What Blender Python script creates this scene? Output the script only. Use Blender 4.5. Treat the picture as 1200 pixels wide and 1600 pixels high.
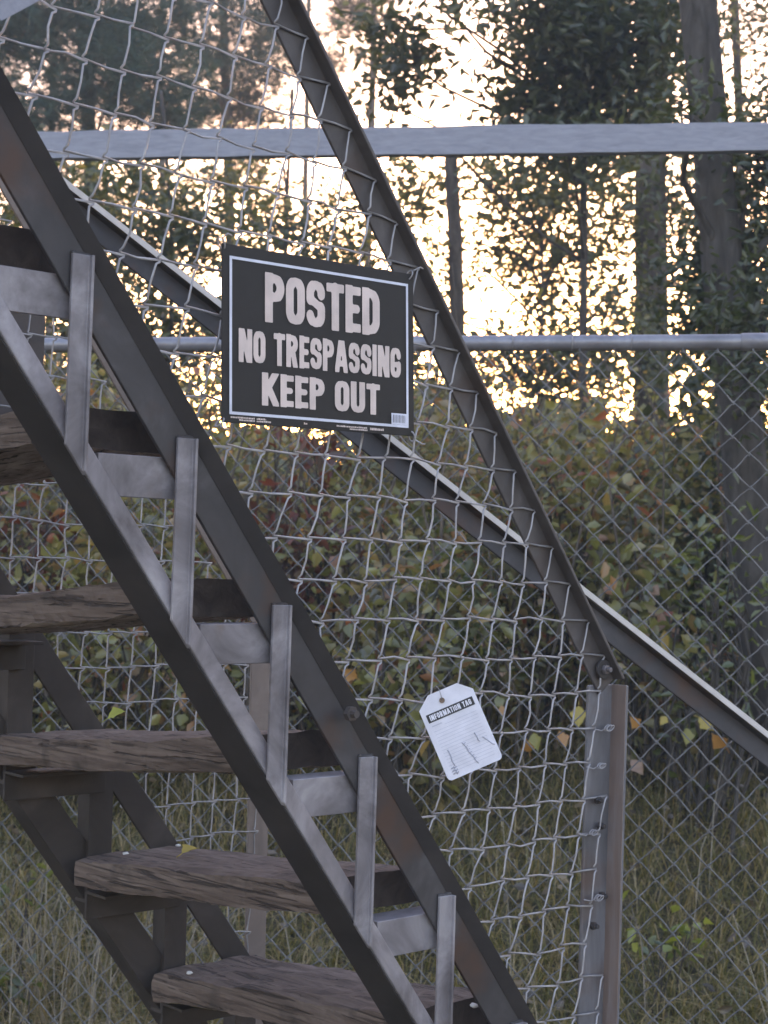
import bpy, math, random
import numpy as np
from mathutils import Vector, Matrix

for o in list(bpy.data.objects):
    bpy.data.objects.remove(o, do_unlink=True)
scene = bpy.context.scene
COL = scene.collection
rng = np.random.default_rng(7)
random.seed(7)

# ------------------------------------------------------------------ camera
F_PX = 2496.0            # focal length in pixels of the 1200 x 1600 frame
PITCH = math.atan((883.88 - 800) / F_PX)
ROLL = 0.02385
EYE = 1.30
cam_d = bpy.data.cameras.new("camera")
cam = bpy.data.objects.new("camera", cam_d)
COL.objects.link(cam)
cam_d.sensor_fit = 'VERTICAL'
cam_d.sensor_height = 24.0
cam_d.sensor_width = 18.0
cam_d.lens = 24.0 * F_PX / 1600.0
cam_d.clip_start = 0.05
cam_d.clip_end = 3000
cam_d.dof.use_dof = True
cam_d.dof.focus_distance = 2.2
cam_d.dof.aperture_fstop = 8.0
cam.matrix_world = (Matrix.Translation((0, 0, EYE)) @
                    Matrix.Rotation(math.pi / 2 + PITCH, 4, 'X') @ Matrix.Rotation(ROLL, 4, 'Z'))
scene.camera = cam

# ------------------------------------------------------------------ sky, sun, exposure
SUN_EL, SUN_AZ = math.radians(3.1), math.radians(4.0)
world = bpy.data.worlds.new("World")
scene.world = world
world.use_nodes = True
wn = world.node_tree
wn.nodes.clear()
sky = wn.nodes.new("ShaderNodeTexSky")
sky.sky_type = 'NISHITA'
sky.sun_disc = False
sky.sun_elevation = SUN_EL
sky.sun_rotation = SUN_AZ
sky.air_density = 1.0
sky.dust_density = 1.9
sky.ozone_density = 2.0
bg = wn.nodes.new("ShaderNodeBackground")
bg.inputs["Strength"].default_value = 0.15
wo = wn.nodes.new("ShaderNodeOutputWorld")
wn.links.new(sky.outputs[0], bg.inputs[0])
wn.links.new(bg.outputs[0], wo.inputs[0])
sun_d = bpy.data.lights.new("sun", 'SUN')
sun_d.energy = 0.5
sun_d.angle = math.radians(0.6)
sun_d.color = (1.0, 0.82, 0.62)
sun = bpy.data.objects.new("sun", sun_d)
COL.objects.link(sun)
sdir = Vector((math.sin(SUN_AZ) * math.cos(SUN_EL), math.cos(SUN_AZ) * math.cos(SUN_EL), math.sin(SUN_EL)))
sun.rotation_euler = sdir.to_track_quat('Z', 'Y').to_euler()
sun.location = (0, -2, 6)
scene.view_settings.view_transform = 'Standard'
scene.view_settings.look = 'None'
scene.view_settings.exposure = 3.65
scene.view_settings.use_white_balance = True
scene.view_settings.white_balance_temperature = 7700
scene.view_settings.white_balance_tint = 37
scene.view_settings.gamma = 1.0
scene.cycles.max_bounces = 8
scene.cycles.diffuse_bounces = 3
scene.cycles.transparent_max_bounces = 8
scene.cycles.sample_clamp_indirect = 6.0

# ------------------------------------------------------------------ measured directions
def ray(px, py):
    a, b = px - 600, py - 800
    c, s = math.cos(ROLL), math.sin(ROLL)
    a, b = a * c + b * s, -a * s + b * c
    x, y = a / F_PX, -b / F_PX
    c, s = math.cos(PITCH), math.sin(PITCH)
    return np.array([x, c - y * s, y * c + s])

def at(px, py, depth):
    r = ray(px, py)
    p = r * (depth / r[1])
    return np.array([p[0], p[1], p[2] + EYE])

# stair frame: E runs downhill along the stair, N goes across the stair away from the viewer
TH = 0.7308
E3 = np.array([math.cos(TH), math.sin(TH), 0.0])
N3 = np.array([-math.sin(TH), math.cos(TH), 0.0])
U3 = np.array([0.0, 0.0, 1.0])
O3 = np.array([-0.34, 1.8353, 0.0885 + EYE])
RUN, RISE = 0.1511, 0.2
ALPHA = math.atan2(RISE, RUN)
D3 = E3 * math.cos(ALPHA) - U3 * math.sin(ALPHA)       # down the slope
M3 = E3 * math.sin(ALPHA) + U3 * math.cos(ALPHA)       # perpendicular to it, up
SL = RISE / RUN

def S(s, t, w=0.0):
    return O3 + s * E3 + t * U3 + w * N3

def on_line(off, s, w=0.0):
    return S(s, off - SL * s, w)

# ------------------------------------------------------------------ terrain
def sstep(a, b, x):
    t = np.clip((x - a) / (b - a), 0, 1)
    return t * t * (3 - 2 * t)

def ground_h(x, y):
    x = np.asarray(x, float); y = np.asarray(y, float)
    h = 0.62 * sstep(3.9, 7.5, y) + 0.02 * np.clip(y - 7.5, 0, 60)
    h = h + 0.05 * np.sin(x * 1.3 + 0.6) * np.sin(y * 1.1 + 1.0) * sstep(3.5, 5, y)
    return h + 0.02 * np.sin(x * 4.1) * np.cos(y * 3.7)

# ------------------------------------------------------------------ mesh helpers
def nrm(v):
    v = np.asarray(v, float)
    return v / np.linalg.norm(v)

class MB:
    """collects geometry in world coordinates, builds one mesh object"""
    def __init__(self):
        self.v = []; self.f = []; self.smooth = []
    def add(self, verts, faces, smooth=False):
        b = len(self.v)
        self.v.extend([tuple(map(float, p)) for p in verts])
        self.f.extend([tuple(b + i for i in fc) for fc in faces])
        self.smooth.extend([smooth] * len(faces))
        return self
    def prism(self, poly, up_vec):
        n = len(poly)
        top = [np.asarray(p) + up_vec for p in poly]
        fs = [tuple(range(n - 1, -1, -1)), tuple(range(n, 2 * n))]
        fs += [(i, (i + 1) % n, n + (i + 1) % n, n + i) for i in range(n)]
        return self.add(list(poly) + top, fs)
    def box(self, c, ax, ay, az):
        c = np.asarray(c); ax = np.asarray(ax); ay = np.asarray(ay); az = np.asarray(az)
        p = [c - ax - ay - az, c + ax - ay - az, c + ax + ay - az, c - ax + ay - az]
        return self.prism(p, 2 * az)
    def angle(self, p0, p1, leg_dir, fl_dir, leg, fl, t):
        p0 = np.asarray(p0); p1 = np.asarray(p1)
        q = [(0, 0), (leg, 0), (leg, t), (t, t), (t, fl), (0, fl)]
        poly = [p0 + a * leg_dir + b * fl_dir for a, b in q]
        return self.prism(poly, p1 - p0)
    def tube(self, pts, r, sides=6, cap=True):
        pts = np.asarray(pts, float)
        n = len(pts)
        r = np.full(n, r) if np.isscalar(r) else np.asarray(r, float)
        tan = np.gradient(pts, axis=0)
        tan /= np.linalg.norm(tan, axis=1)[:, None] + 1e-12
        ref = np.array([0.0, 0, 1]) if abs(tan[0][2]) < 0.9 else np.array([1.0, 0, 0])
        u = nrm(np.cross(tan[0], ref))
        vs = []
        ang = np.arange(sides) * 2 * math.pi / sides
        for i in range(n):
            u = u - tan[i] * (u @ tan[i]); u = u / (np.linalg.norm(u) + 1e-12)
            w = np.cross(tan[i], u)
            vs.append(pts[i] + r[i] * (np.cos(ang)[:, None] * u + np.sin(ang)[:, None] * w))
        vs = np.concatenate(vs)
        fs = []
        for i in range(n - 1):
            for k in range(sides):
                k2 = (k + 1) % sides
                fs.append((i * sides + k, i * sides + k2, (i + 1) * sides + k2, (i + 1) * sides + k))
        if cap:
            fs.append(tuple(range(sides - 1, -1, -1)))
            fs.append(tuple((n - 1) * sides + k for k in range(sides)))
        return self.add(vs, fs, True)
    def build(self, name, mat, parent=None, loc=None, bevel=0.0, endmat=None, topmat=None):
        root = parent
        while root is not None and root.parent is not None:
            root = root.parent
        org = np.array(root.location) if root is not None else np.array(loc if loc is not None else (0, 0, 0), float)
        me = bpy.data.meshes.new(name)
        me.from_pydata([tuple(np.array(p) - org) for p in self.v], [], self.f)
        me.polygons.foreach_set("use_smooth", self.smooth)
        me.materials.append(mat)
        me.update()
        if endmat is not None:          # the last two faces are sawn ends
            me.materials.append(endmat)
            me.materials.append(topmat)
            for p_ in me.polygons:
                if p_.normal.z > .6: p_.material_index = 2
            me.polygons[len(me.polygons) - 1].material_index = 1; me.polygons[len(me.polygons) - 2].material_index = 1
        me.update()
        o = bpy.data.objects.new(name, me)
        COL.objects.link(o)
        if parent is not None:
            o.parent = parent
        else:
            o.location = org
        if bevel > 0:
            b = o.modifiers.new("bevel", 'BEVEL')
            b.width = bevel; b.segments = 2; b.limit_method = 'ANGLE'
        return o

def fast_mesh(name, verts, faces4, mat, parent=None, loc=(0, 0, 0), extra=None, mat2=None):
    """verts (n,3) array, faces (m,k) array: big leaf meshes"""
    root = parent
    while root is not None and root.parent is not None:
        root = root.parent
    org = np.array(root.location) if root is not None else np.array(loc, float)
    nleaf = len(faces4)
    if extra is not None and extra.v:
        faces4 = np.concatenate([faces4, np.array(extra.f) + len(verts)])
        verts = np.concatenate([verts, np.array(extra.v)])
    v = (verts - org).astype(np.float32)
    me = bpy.data.meshes.new(name)
    k = faces4.shape[1]
    me.vertices.add(len(v)); me.vertices.foreach_set("co", v.ravel())
    me.loops.add(faces4.size); me.loops.foreach_set("vertex_index", faces4.ravel().astype(np.int32))
    me.polygons.add(len(faces4))
    me.polygons.foreach_set("loop_start", (np.arange(len(faces4)) * k).astype(np.int32))
    me.materials.append(mat)
    if mat2 is not None:
        me.materials.append(mat2)
        me.polygons.foreach_set("material_index", (np.arange(len(faces4)) >= nleaf).astype(np.int32))
    me.update(calc_edges=True)
    o = bpy.data.objects.new(name, me)
    COL.objects.link(o)
    if parent is not None:
        o.parent = parent
    else:
        o.location = org
    return o

def thing(name, label, cat, loc, group=None):
    o = bpy.data.objects.new(name, None)
    o.empty_display_size = 0.1
    COL.objects.link(o)
    o.location = tuple(map(float, loc))
    o["label"] = label; o["category"] = cat
    if group: o["group"] = group
    return o

def tag(o, label=None, cat=None, group=None, kind=None):
    if label: o["label"] = label
    if cat: o["category"] = cat
    if group: o["group"] = group
    if kind: o["kind"] = kind
    return o

# ------------------------------------------------------------------ materials
def new_mat(name):
    m = bpy.data.materials.new(name)
    m.use_nodes = True
    nt = m.node_tree
    nt.nodes.clear()
    out = nt.nodes.new("ShaderNodeOutputMaterial")
    return m, nt, out

def ramp(nt, stops):
    r = nt.nodes.new("ShaderNodeValToRGB")
    el = r.color_ramp.elements
    while len(el) < len(stops):
        el.new(0.5)
    for e, (p, c) in zip(el, stops):
        e.position = p; e.color = (c[0], c[1], c[2], 1)
    return r

def mottled(name, stops, scale=9.0, rough=0.6, metal=0.0, bump=0.15, stretch=None, rot=0.0, detail=8.0,
            spot=None, spot_scale=22.0, spot_lo=0.6, spot_hi=0.72, distort=0.6, crack=None):
    m, nt, out = new_mat(name)
    p = nt.nodes.new("ShaderNodeBsdfPrincipled")
    tc = nt.nodes.new("ShaderNodeTexCoord")
    vec = tc.outputs["Object"]
    if stretch is not None:
        m1 = nt.nodes.new("ShaderNodeMapping"); m1.inputs["Rotation"].default_value = (0, 0, rot)
        m2 = nt.nodes.new("ShaderNodeMapping"); m2.inputs["Scale"].default_value = stretch
        nt.links.new(vec, m1.inputs[0]); nt.links.new(m1.outputs[0], m2.inputs[0])
        vec2 = m2.outputs[0]
    else:
        vec2 = vec
    n1 = nt.nodes.new("ShaderNodeTexNoise")
    n1.inputs["Scale"].default_value = scale; n1.inputs["Detail"].default_value = detail
    n1.inputs["Roughness"].default_value = 0.62; n1.inputs["Distortion"].default_value = distort
    nt.links.new(vec2, n1.inputs["Vector"])
    r = ramp(nt, stops)
    nt.links.new(n1.outputs["Fac"], r.inputs[0])
    colour = r.outputs[0]
    if spot is not None:
        n2 = nt.nodes.new("ShaderNodeTexNoise")
        n2.inputs["Scale"].default_value = spot_scale; n2.inputs["Detail"].default_value = 6
        nt.links.new(vec, n2.inputs["Vector"])
        mr = nt.nodes.new("ShaderNodeMapRange")
        mr.inputs[1].default_value = spot_lo; mr.inputs[2].default_value = spot_hi
        nt.links.new(n2.outputs["Fac"], mr.inputs[0])
        mx = nt.nodes.new("ShaderNodeMix"); mx.data_type = 'RGBA'
        nt.links.new(mr.outputs[0], mx.inputs["Factor"])
        nt.links.new(colour, mx.inputs[6]); mx.inputs[7].default_value = (*spot, 1)
        colour = mx.outputs[2]
    hgt = n1.outputs["Fac"]
    if crack is not None:            # long checks that follow the grain
        m3 = nt.nodes.new("ShaderNodeMapping"); m3.inputs["Scale"].default_value = (34, 1.6, 60)
        nt.links.new(m1.outputs[0], m3.inputs[0])
        n3 = nt.nodes.new("ShaderNodeTexNoise"); n3.inputs["Scale"].default_value = 2.2; n3.inputs["Detail"].default_value = 5; n3.inputs["Distortion"].default_value = 1.0
        nt.links.new(m3.outputs[0], n3.inputs["Vector"])
        r3 = ramp(nt, [(0.34, (.0, .0, .0)), (0.44, (1, 1, 1)), (0.62, (1, 1, 1)), (0.72, (.55, .55, .55))])
        nt.links.new(n3.outputs["Fac"], r3.inputs[0])
        mc = nt.nodes.new("ShaderNodeMix"); mc.data_type = 'RGBA'
        nt.links.new(r3.outputs[0], mc.inputs["Factor"]); mc.inputs[6].default_value = (*crack, 1); nt.links.new(colour, mc.inputs[7])
        colour = mc.outputs[2]; hgt = r3.outputs[0]
    nt.links.new(colour, p.inputs["Base Color"])
    p.inputs["Roughness"].default_value = rough
    p.inputs["Metallic"].default_value = metal
    if bump:
        b = nt.nodes.new("ShaderNodeBump"); b.inputs["Strength"].default_value = bump
        b.inputs["Distance"].default_value = 0.004
        nt.links.new(hgt, b.inputs["Height"]); nt.links.new(b.outputs[0], p.inputs["Normal"])
    nt.links.new(p.outputs[0], out.inputs[0])
    return m

def leaf_mat(name, stops, trans=0.4, tint=(1.15, 1.1, 0.55), gloss=0.08, gloss_rough=0.45):
    m, nt, out = new_mat(name)
    g = nt.nodes.new("ShaderNodeNewGeometry")
    r = ramp(nt, stops)
    r.color_ramp.interpolation = 'LINEAR'
    nt.links.new(g.outputs["Random Per Island"], r.inputs[0])
    d = nt.nodes.new("ShaderNodeBsdfDiffuse"); nt.links.new(r.outputs[0], d.inputs[0])
    mul = nt.nodes.new("ShaderNodeMix"); mul.data_type = 'RGBA'; mul.blend_type = 'MULTIPLY'
    mul.inputs["Factor"].default_value = 1.0
    nt.links.new(r.outputs[0], mul.inputs[6]); mul.inputs[7].default_value = (*[min(2, t * 1.5) for t in tint], 1)
    t = nt.nodes.new("ShaderNodeBsdfTranslucent"); nt.links.new(mul.outputs[2], t.inputs[0])
    mx = nt.nodes.new("ShaderNodeMixShader"); mx.inputs[0].default_value = trans
    nt.links.new(d.outputs[0], mx.inputs[1]); nt.links.new(t.outputs[0], mx.inputs[2])
    gl = nt.nodes.new("ShaderNodeBsdfGlossy"); gl.inputs["Roughness"].default_value = gloss_rough
    mx2 = nt.nodes.new("ShaderNodeMixShader"); mx2.inputs[0].default_value = gloss
    nt.links.new(mx.outputs[0], mx2.inputs[1]); nt.links.new(gl.outputs[0], mx2.inputs[2])
    nt.links.new(mx2.outputs[0], out.inputs[0])
    return m

def plain(name, col, rough=0.6, metal=0.0):
    m, nt, out = new_mat(name)
    p = nt.nodes.new("ShaderNodeBsdfPrincipled")
    n = nt.nodes.new("ShaderNodeTexNoise"); n.inputs["Scale"].default_value = 35; n.inputs["Detail"].default_value = 6
    tc = nt.nodes.new("ShaderNodeTexCoord"); nt.links.new(tc.outputs["Object"], n.inputs["Vector"])
    r = ramp(nt, [(0.3, [c * 0.86 for c in col]), (0.7, [min(1, c * 1.1) for c in col])])
    nt.links.new(n.outputs["Fac"], r.inputs[0]); nt.links.new(r.outputs[0], p.inputs["Base Color"])
    p.inputs["Roughness"].default_value = rough; p.inputs["Metallic"].default_value = metal
    nt.links.new(p.outputs[0], out.inputs[0])
    return m

M = {}
M['galv'] = mottled("galvanised_steel", [(0.30, (.10, .086, .088)), (0.5, (.235, .212, .222)), (0.70, (.42, .39, .405))], 9, .55, .25, .1,
                    spot=(.17, .12, .10), spot_scale=14, spot_lo=.62, spot_hi=.80)
M['dark'] = mottled("dark_weathered_steel", [(0.25, (.030, .026, .026)), (0.55, (.062, .055, .056)), (0.8, (.12, .108, .11))], 9, .6, .15, .12,
                    spot=(.085, .045, .032), spot_scale=10, spot_lo=.52, spot_hi=.7)
M['rust'] = mottled("rusty_steel", [(0.25, (.042, .032, .029)), (0.5, (.078, .062, .057)), (0.75, (.125, .102, .095))], 10, .7, .1, .15,
                    spot=(.085, .048, .034), spot_scale=9, spot_lo=.5, spot_hi=.68)
M['tan'] = mottled("tan_glow_steel", [(0.25, (.15, .115, .10)), (0.5, (.22, .17, .148)), (0.75, (.29, .23, .20))], 12, .65, .05, .1)  # far railing: warm sunset tint put into the steel colour
M['postmat'] = mottled("post_steel", [(0.25, (.10, .097, .10)), (0.5, (.17, .165, .175)), (0.8, (.27, .265, .285))], 4, .55, .2, .1,
                    stretch=(9, 9, 1.2), spot=(.15, .085, .06), spot_scale=7, spot_lo=.56, spot_hi=.75)
M['rustpost'] = mottled('rust_streaked_steel', [(0.25, (.16, .12, .11)), (0.5, (.22, .155, .13)), (0.8, (.26, .23, .23))], 4, .7, .1, .1, stretch=(9, 9, 1.0))
M['rustdull'] = mottled('dull_brown_back', [(0.3, (.075, .06, .055)), (0.7, (.12, .10, .095))], 6, .7, 0, .05)
M['deepdark'] = mottled('shade_dark_steel', [(0.3, (.02, .016, .015)), (0.7, (.045, .036, .034))], 9, .75, 0, .1)  # skins on the stringers: shade put into the steel colour
M['farsteel'] = mottled('shaded_brown_steel', [(0.25, (.026, .020, .018)), (0.5, (.048, .037, .033)), (0.75, (.08, .063, .058))], 9, .7, .1, .15)  # far truss: shade inside the stair put into the base colour
M['brush'] = mottled('brush_stem_bark', [(0.3, (.06, .045, .035)), (0.7, (.17, .13, .10))], 8, .9, 0, .4)
M['railmat'] = mottled('worn_rail_steel', [(0.25, (.055, .046, .044)), (0.5, (.10, .086, .083)), (0.75, (.16, .142, .138))], 8, .6, .15, .15, spot=(.09, .055, .042), spot_scale=8, spot_lo=.55, spot_hi=.72)
M['wire'] = mottled("galvanised_wire", [(0.3, (.26, .245, .25)), (0.7, (.46, .44, .445))], 30, .5, .3, 0)
M['fwire'] = mottled("fence_wire", [(0.3, (.105, .103, .102)), (0.7, (.24, .238, .24))], 30, .5, .3, 0)
M['pipe'] = mottled("galvanised_pipe", [(0.3, (.20, .19, .205)), (0.7, (.36, .35, .375))], 14, .42, .35, .05,
                    spot=(.26, .20, .16), spot_scale=12, spot_lo=.66, spot_hi=.8)
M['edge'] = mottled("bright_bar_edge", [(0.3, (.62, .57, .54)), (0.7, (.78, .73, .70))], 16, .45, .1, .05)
M['white_wood'] = mottled("faded_white_paint", [(0.25, (.22, .225, .26)), (0.5, (.29, .295, .34)), (0.8, (.36, .365, .41))], 6, .7, 0, .2,
                    stretch=(2, 14, 14), rot=0.0)
M['wood_lit_top'] = mottled("lit_tread_top", [(0.2, (.11, .075, .06)), (0.42, (.28, .21, .175)), (0.6, (.44, .35, .30)), (0.82, (.60, .50, .44))], 5, .85, 0, .9,
                    stretch=(7, 0.9, 16), rot=-TH, spot=(.06, .042, .038), spot_scale=12, spot_lo=.60, spot_hi=.75, distort=1.2, crack=(.045, .03, .025))  # tread tops: sky light painted in as paler wood
M['wood'] = mottled("weathered_shade_timber", [(0.2, (.036, .023, .017)), (0.42, (.10, .066, .052)), (0.6, (.16, .112, .09)), (0.82, (.25, .185, .155))], 5, .85, 0, .9,
                    stretch=(7, 0.9, 16), rot=-TH, spot=(.05, .035, .028), spot_scale=16, spot_lo=.58, spot_hi=.75, distort=1.2, crack=(.045, .03, .025))  # tread sides: shade painted in as darker wood
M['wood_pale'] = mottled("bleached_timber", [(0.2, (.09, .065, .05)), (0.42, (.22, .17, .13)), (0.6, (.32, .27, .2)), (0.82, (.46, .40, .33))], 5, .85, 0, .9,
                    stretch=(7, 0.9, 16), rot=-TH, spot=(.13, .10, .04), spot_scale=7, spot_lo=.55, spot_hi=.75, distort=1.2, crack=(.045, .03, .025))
M['endgrain'] = mottled('shaded_end_grain', [(0.3, (.022, .015, .013)), (0.6, (.05, .036, .031)), (0.8, (.09, .07, .06))], 30, .9, 0, .6)  # sawn tread ends, with their shade put into the colour
M['signblack'] = plain("sign_black", (.0175, .0138, .012), .65)
M['signletter'] = plain("sign_letter_ink", (.72, .575, .52), .6)
M['signwhite'] = plain("sign_white_ink", (.70, .71, .80), .6)
M['signgrey'] = plain("sign_grey_ink", (.30, .30, .34), .6)
M['card'] = plain("tag_card", (.72, .70, .76), .45)
M['ink'] = plain("tag_black_ink", (.02, .02, .025), .5)
M['lineink'] = plain("tag_grey_ink", (.52, .52, .60), .6)
M['pen'] = plain("tag_pen", (.40, .40, .47), .6)
M['grommet'] = plain("tag_hole_ring", (.20, .12, .08), .5)
M['bark'] = mottled("pine_bark", [(0.3, (.035, .026, .02)), (0.5, (.085, .065, .052)), (0.75, (.16, .13, .11))], 5, .95, 0, 1.0, stretch=(5, 5, 1.2))
M['bark_dark'] = mottled("oak_bark", [(0.3, (.025, .02, .017)), (0.5, (.06, .05, .042)), (0.75, (.11, .095, .085))], 6, .95, 0, 1.0, stretch=(4, 4, 1.0))
M['pale_stone'] = plain("pale_chip", (.62, .60, .58), .7)

# ------------------------------------------------------------------ chain link weave
def weave(mb, mapf, R0, H, V, qs, keep, r, amp, over, jit, sides=5, bow=0.0):
    """pickets zigzag R -> R+V -> R+V+H; neighbours hook at the nodes. mapf(u, v, depth)"""
    R0 = np.array(R0); H = np.array(H); V = np.array(V); D = H + V
    j0, j1 = -80, 80
    for q in qs:
        run = []
        def flush():
            nonlocal run
            if len(run) >= 2:
                path = []
                h_, v_ = nrm(H), nrm(V)
                for i, (p, kind) in enumerate(run):
                    if kind == 'R':       # arrives along H, wraps round, leaves along V
                        hook = [(p + over * (.0045 * h_ + .0015 * v_), amp * .7), (p + over * (.0032 * h_ + .0040 * v_), 0.0), (p + over * (-.0015 * h_ + .0072 * v_), -amp * .8)]
                    else:                 # arrives along V, wraps round, leaves along H
                        hook = [(p + over * (-.0014 * h_ - .0075 * v_), -amp * .8), (p + over * (-.0036 * h_ - .0030 * v_), 0.0), (p + over * (-.0026 * h_ - .0012 * v_), amp * .7)]
                    if i > 0:
                        a_ = np.array(path[-1][:2]); m_ = (a_ + hook[0][0]) / 2 + rng.normal(0, jit * .7, 2)
                        path.append((*m_, -amp if kind == 'L' else amp))
                    for q_, d_ in hook:
                        path.append((*q_, d_))
                pts = [mapf(*p) for p in path]
                mb.tube(pts, r, sides)
            run = []
        for j in range(j0, j1):
            R = R0 + j * D - q * H
            for p, kind in ((R, 'R'), (R + V, 'L')):
                if keep(p[0], p[1], q, kind):
                    # jitter is shared by the two wires meeting at a node
                    key = (round(p[0], 3), round(p[1], 3))
                    if key not in weave.cache:
                        weave.cache[key] = rng.normal(0, jit, 2)
                    run.append((p + weave.cache[key], kind))
                else:
                    flush()
        flush()
weave.cache = {}

# ------------------------------------------------------------------ staircase
KTOP, KBOT = -6.5, 6.6
stair = thing("metal_staircase", "steep open metal staircase with thick weathered wooden treads and wire mesh railings", "staircase",
              (*S(KBOT * RUN, 0)[:2], 0.0))
s0, s1 = KTOP * RUN, KBOT * RUN
WL = 0.63      # far truss, measured across the stair
DROP = 0.05    # the far side sits a little lower

# near truss
# upper stringer: folded section, its upper lip bent out towards the outside of the stair
c0_, c1_ = on_line(.240, s0, 0), on_line(.240, s1 + .06, 0)
prof = [(-.0434, -.002), (0, -.002), (.019, -.011), (.022, -.006), (.002, .004), (-.0434, .004)]
us = MB().prism([c0_ + m_ * M3 + w_ * N3 for m_, w_ in prof], c1_ - c0_).build("upper_stringer", M['dark'], stair, bevel=.0012)
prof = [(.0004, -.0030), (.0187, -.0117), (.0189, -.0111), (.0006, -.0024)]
MB().prism([c0_ + m_ * M3 + w_ * N3 for m_, w_ in prof], c1_ - c0_).build("lip_shade_skin", M['deepdark'], stair)  # thin dark skin painting the lip's less lit face
BT = math.radians(12)
LGT = M3 * math.cos(BT) + N3 * math.sin(BT); DRK = N3 * math.cos(BT) - M3 * math.sin(BT)
lower = MB().angle(on_line(0, s0, -.004), on_line(0, s1 - .1, -.004), LGT, DRK, .027, .050, .006).build("lower_stringer", M['galv'], stair, bevel=.0016)
# dark skin that paints in the shade under the lower stringer
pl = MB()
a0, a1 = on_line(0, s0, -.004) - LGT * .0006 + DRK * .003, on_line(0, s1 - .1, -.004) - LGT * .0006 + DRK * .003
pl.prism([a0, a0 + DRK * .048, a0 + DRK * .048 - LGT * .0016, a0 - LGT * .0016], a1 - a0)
pl.build("flange_shade_skin", M['deepdark'], stair)
for k in range(-5, 6):
    lean = .008
    b = S(k * RUN - .011, -k * RISE + .006, -.0085); tp = S(k * RUN - .011 + lean * .26, -k * RISE + .259, -.0085)
    mb = MB()
    q = [(.026, 0), (.026, .005), (0, .005), (0, -.0055), (.004, -.0055), (.004, 0)]
    poly = [b - a * E3 + c * N3 + U3 * (a * SL) for a, c in q]
    topp = [tp - a * E3 + c * N3 for a, c in q]
    n_ = len(q)
    mb.add(poly + topp, [tuple(range(n_ - 1, -1, -1)), tuple(range(n_, 2 * n_))] + [(a_, (a_ + 1) % n_, n_ + (a_ + 1) % n_, n_ + a_) for a_ in range(n_)])
    rs_ = mb.build("riser_strut", M['galv'], stair, bevel=.0012)
    wr_ = np.random.default_rng(900 + k); wb_ = MB()
    ts_ = np.linspace(.001, .025, 12)
    wb_.tube([tp - E3 * a_ + U3 * (.0005 + wr_.normal(0, .0005)) + N3 * .0055 for a_ in ts_], .0022 + np.abs(wr_.normal(0, .0007, 12)), 6)
    wb_.build("weld_bead", M['dark'], rs_)
for k in range(-5, 6):
    c0 = S(k * RUN + .016, -k * RISE + .035, .0075); c1 = S((k + 1) * RUN + .035, -k * RISE + .035, .0075)
    MB().angle(c0, c1, -U3, N3, .050, .042, .005).build("tread_bracket", M['galv'], stair, bevel=.001)

# far truss: same lattice, seen from inside
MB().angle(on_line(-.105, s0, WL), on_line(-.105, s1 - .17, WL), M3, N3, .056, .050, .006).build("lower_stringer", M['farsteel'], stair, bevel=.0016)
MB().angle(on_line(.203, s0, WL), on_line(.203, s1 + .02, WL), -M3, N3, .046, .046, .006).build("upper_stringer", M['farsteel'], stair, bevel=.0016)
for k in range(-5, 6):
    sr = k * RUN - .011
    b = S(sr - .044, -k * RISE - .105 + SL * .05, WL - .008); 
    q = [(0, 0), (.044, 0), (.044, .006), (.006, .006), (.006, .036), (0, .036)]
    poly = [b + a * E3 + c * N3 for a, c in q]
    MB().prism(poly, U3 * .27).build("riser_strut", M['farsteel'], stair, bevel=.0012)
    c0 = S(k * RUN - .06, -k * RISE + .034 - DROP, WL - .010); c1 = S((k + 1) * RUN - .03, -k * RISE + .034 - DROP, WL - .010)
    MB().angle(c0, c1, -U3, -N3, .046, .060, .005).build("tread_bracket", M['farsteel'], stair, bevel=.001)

# treads: rough boards, each with its own worn outline
def board(pa, pb, width_dir, up_dir, x0, x1, z0, z1, seed, wear=.004, sag=0.0):
    """cross-section swept from pa to pb; x along width_dir, z along up_dir"""
    r = np.random.default_rng(seed)
    nl, per = 44, []
    cw = .0028
    nx, nz = 9, 4
    xs = np.linspace(x0, x1, nx); zs = np.linspace(z0, z1, nz)
    for x in xs: per.append((x, z1))
    for z in zs[::-1][1:]: per.append((x1, z))
    for x in xs[::-1][1:]: per.append((x, z0))
    for z in zs[1:-1]: per.append((x0, z))
    per = np.array(per); m = len(per)
    ph = r.uniform(0, 6.28, 12)
    vs = []
    for i in range(nl + 1):
        t = i / nl
        c = pa + (pb - pa) * t
        for kx, (x, z) in enumerate(per):
            edge = (abs(x - x0) < 1e-6 or abs(x - x1) < 1e-6)
            ez = (abs(z - z0) < 1e-6 or abs(z - z1) < 1e-6)
            dz = dx = 0
            if edge and ez:
                dx = (-1 if x > (x0 + x1) / 2 else 1) * cw * (1 + .6 * math.sin(t * 9 + ph[0]) + .5 * r.random())
                dz = (-1 if z > (z0 + z1) / 2 else 1) * cw * (.9 + .5 * math.sin(t * 13 + ph[1]) + .5 * r.random())
            wob = wear * (math.sin(t * 7 + ph[2] + x * 60) * .5 + math.sin(t * 17 + ph[3] + x * 110) * .3 + math.sin(t * 37 + ph[4] + z * 90) * .25)
            dz += wob * .7 + r.normal(0, .0006)
            dx += wear * .8 * math.sin(t * 5 + ph[5]) * (1 if edge else 0) + r.normal(0, .0006)
            vs.append(c + (x + dx) * width_dir + (z + dz - sag * math.sin(math.pi * t)) * up_dir)
    fs = []
    for i in range(nl):
        for k in range(m):
            k2 = (k + 1) % m
            fs.append((i * m + k, (i + 1) * m + k, (i + 1) * m + k2, i * m + k2))
    fs.append(tuple(range(m))); fs.append(tuple(nl * m + k for k in range(m - 1, -1, -1)))
    mb = MB(); mb.add(vs, fs, False)
    return mb
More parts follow.
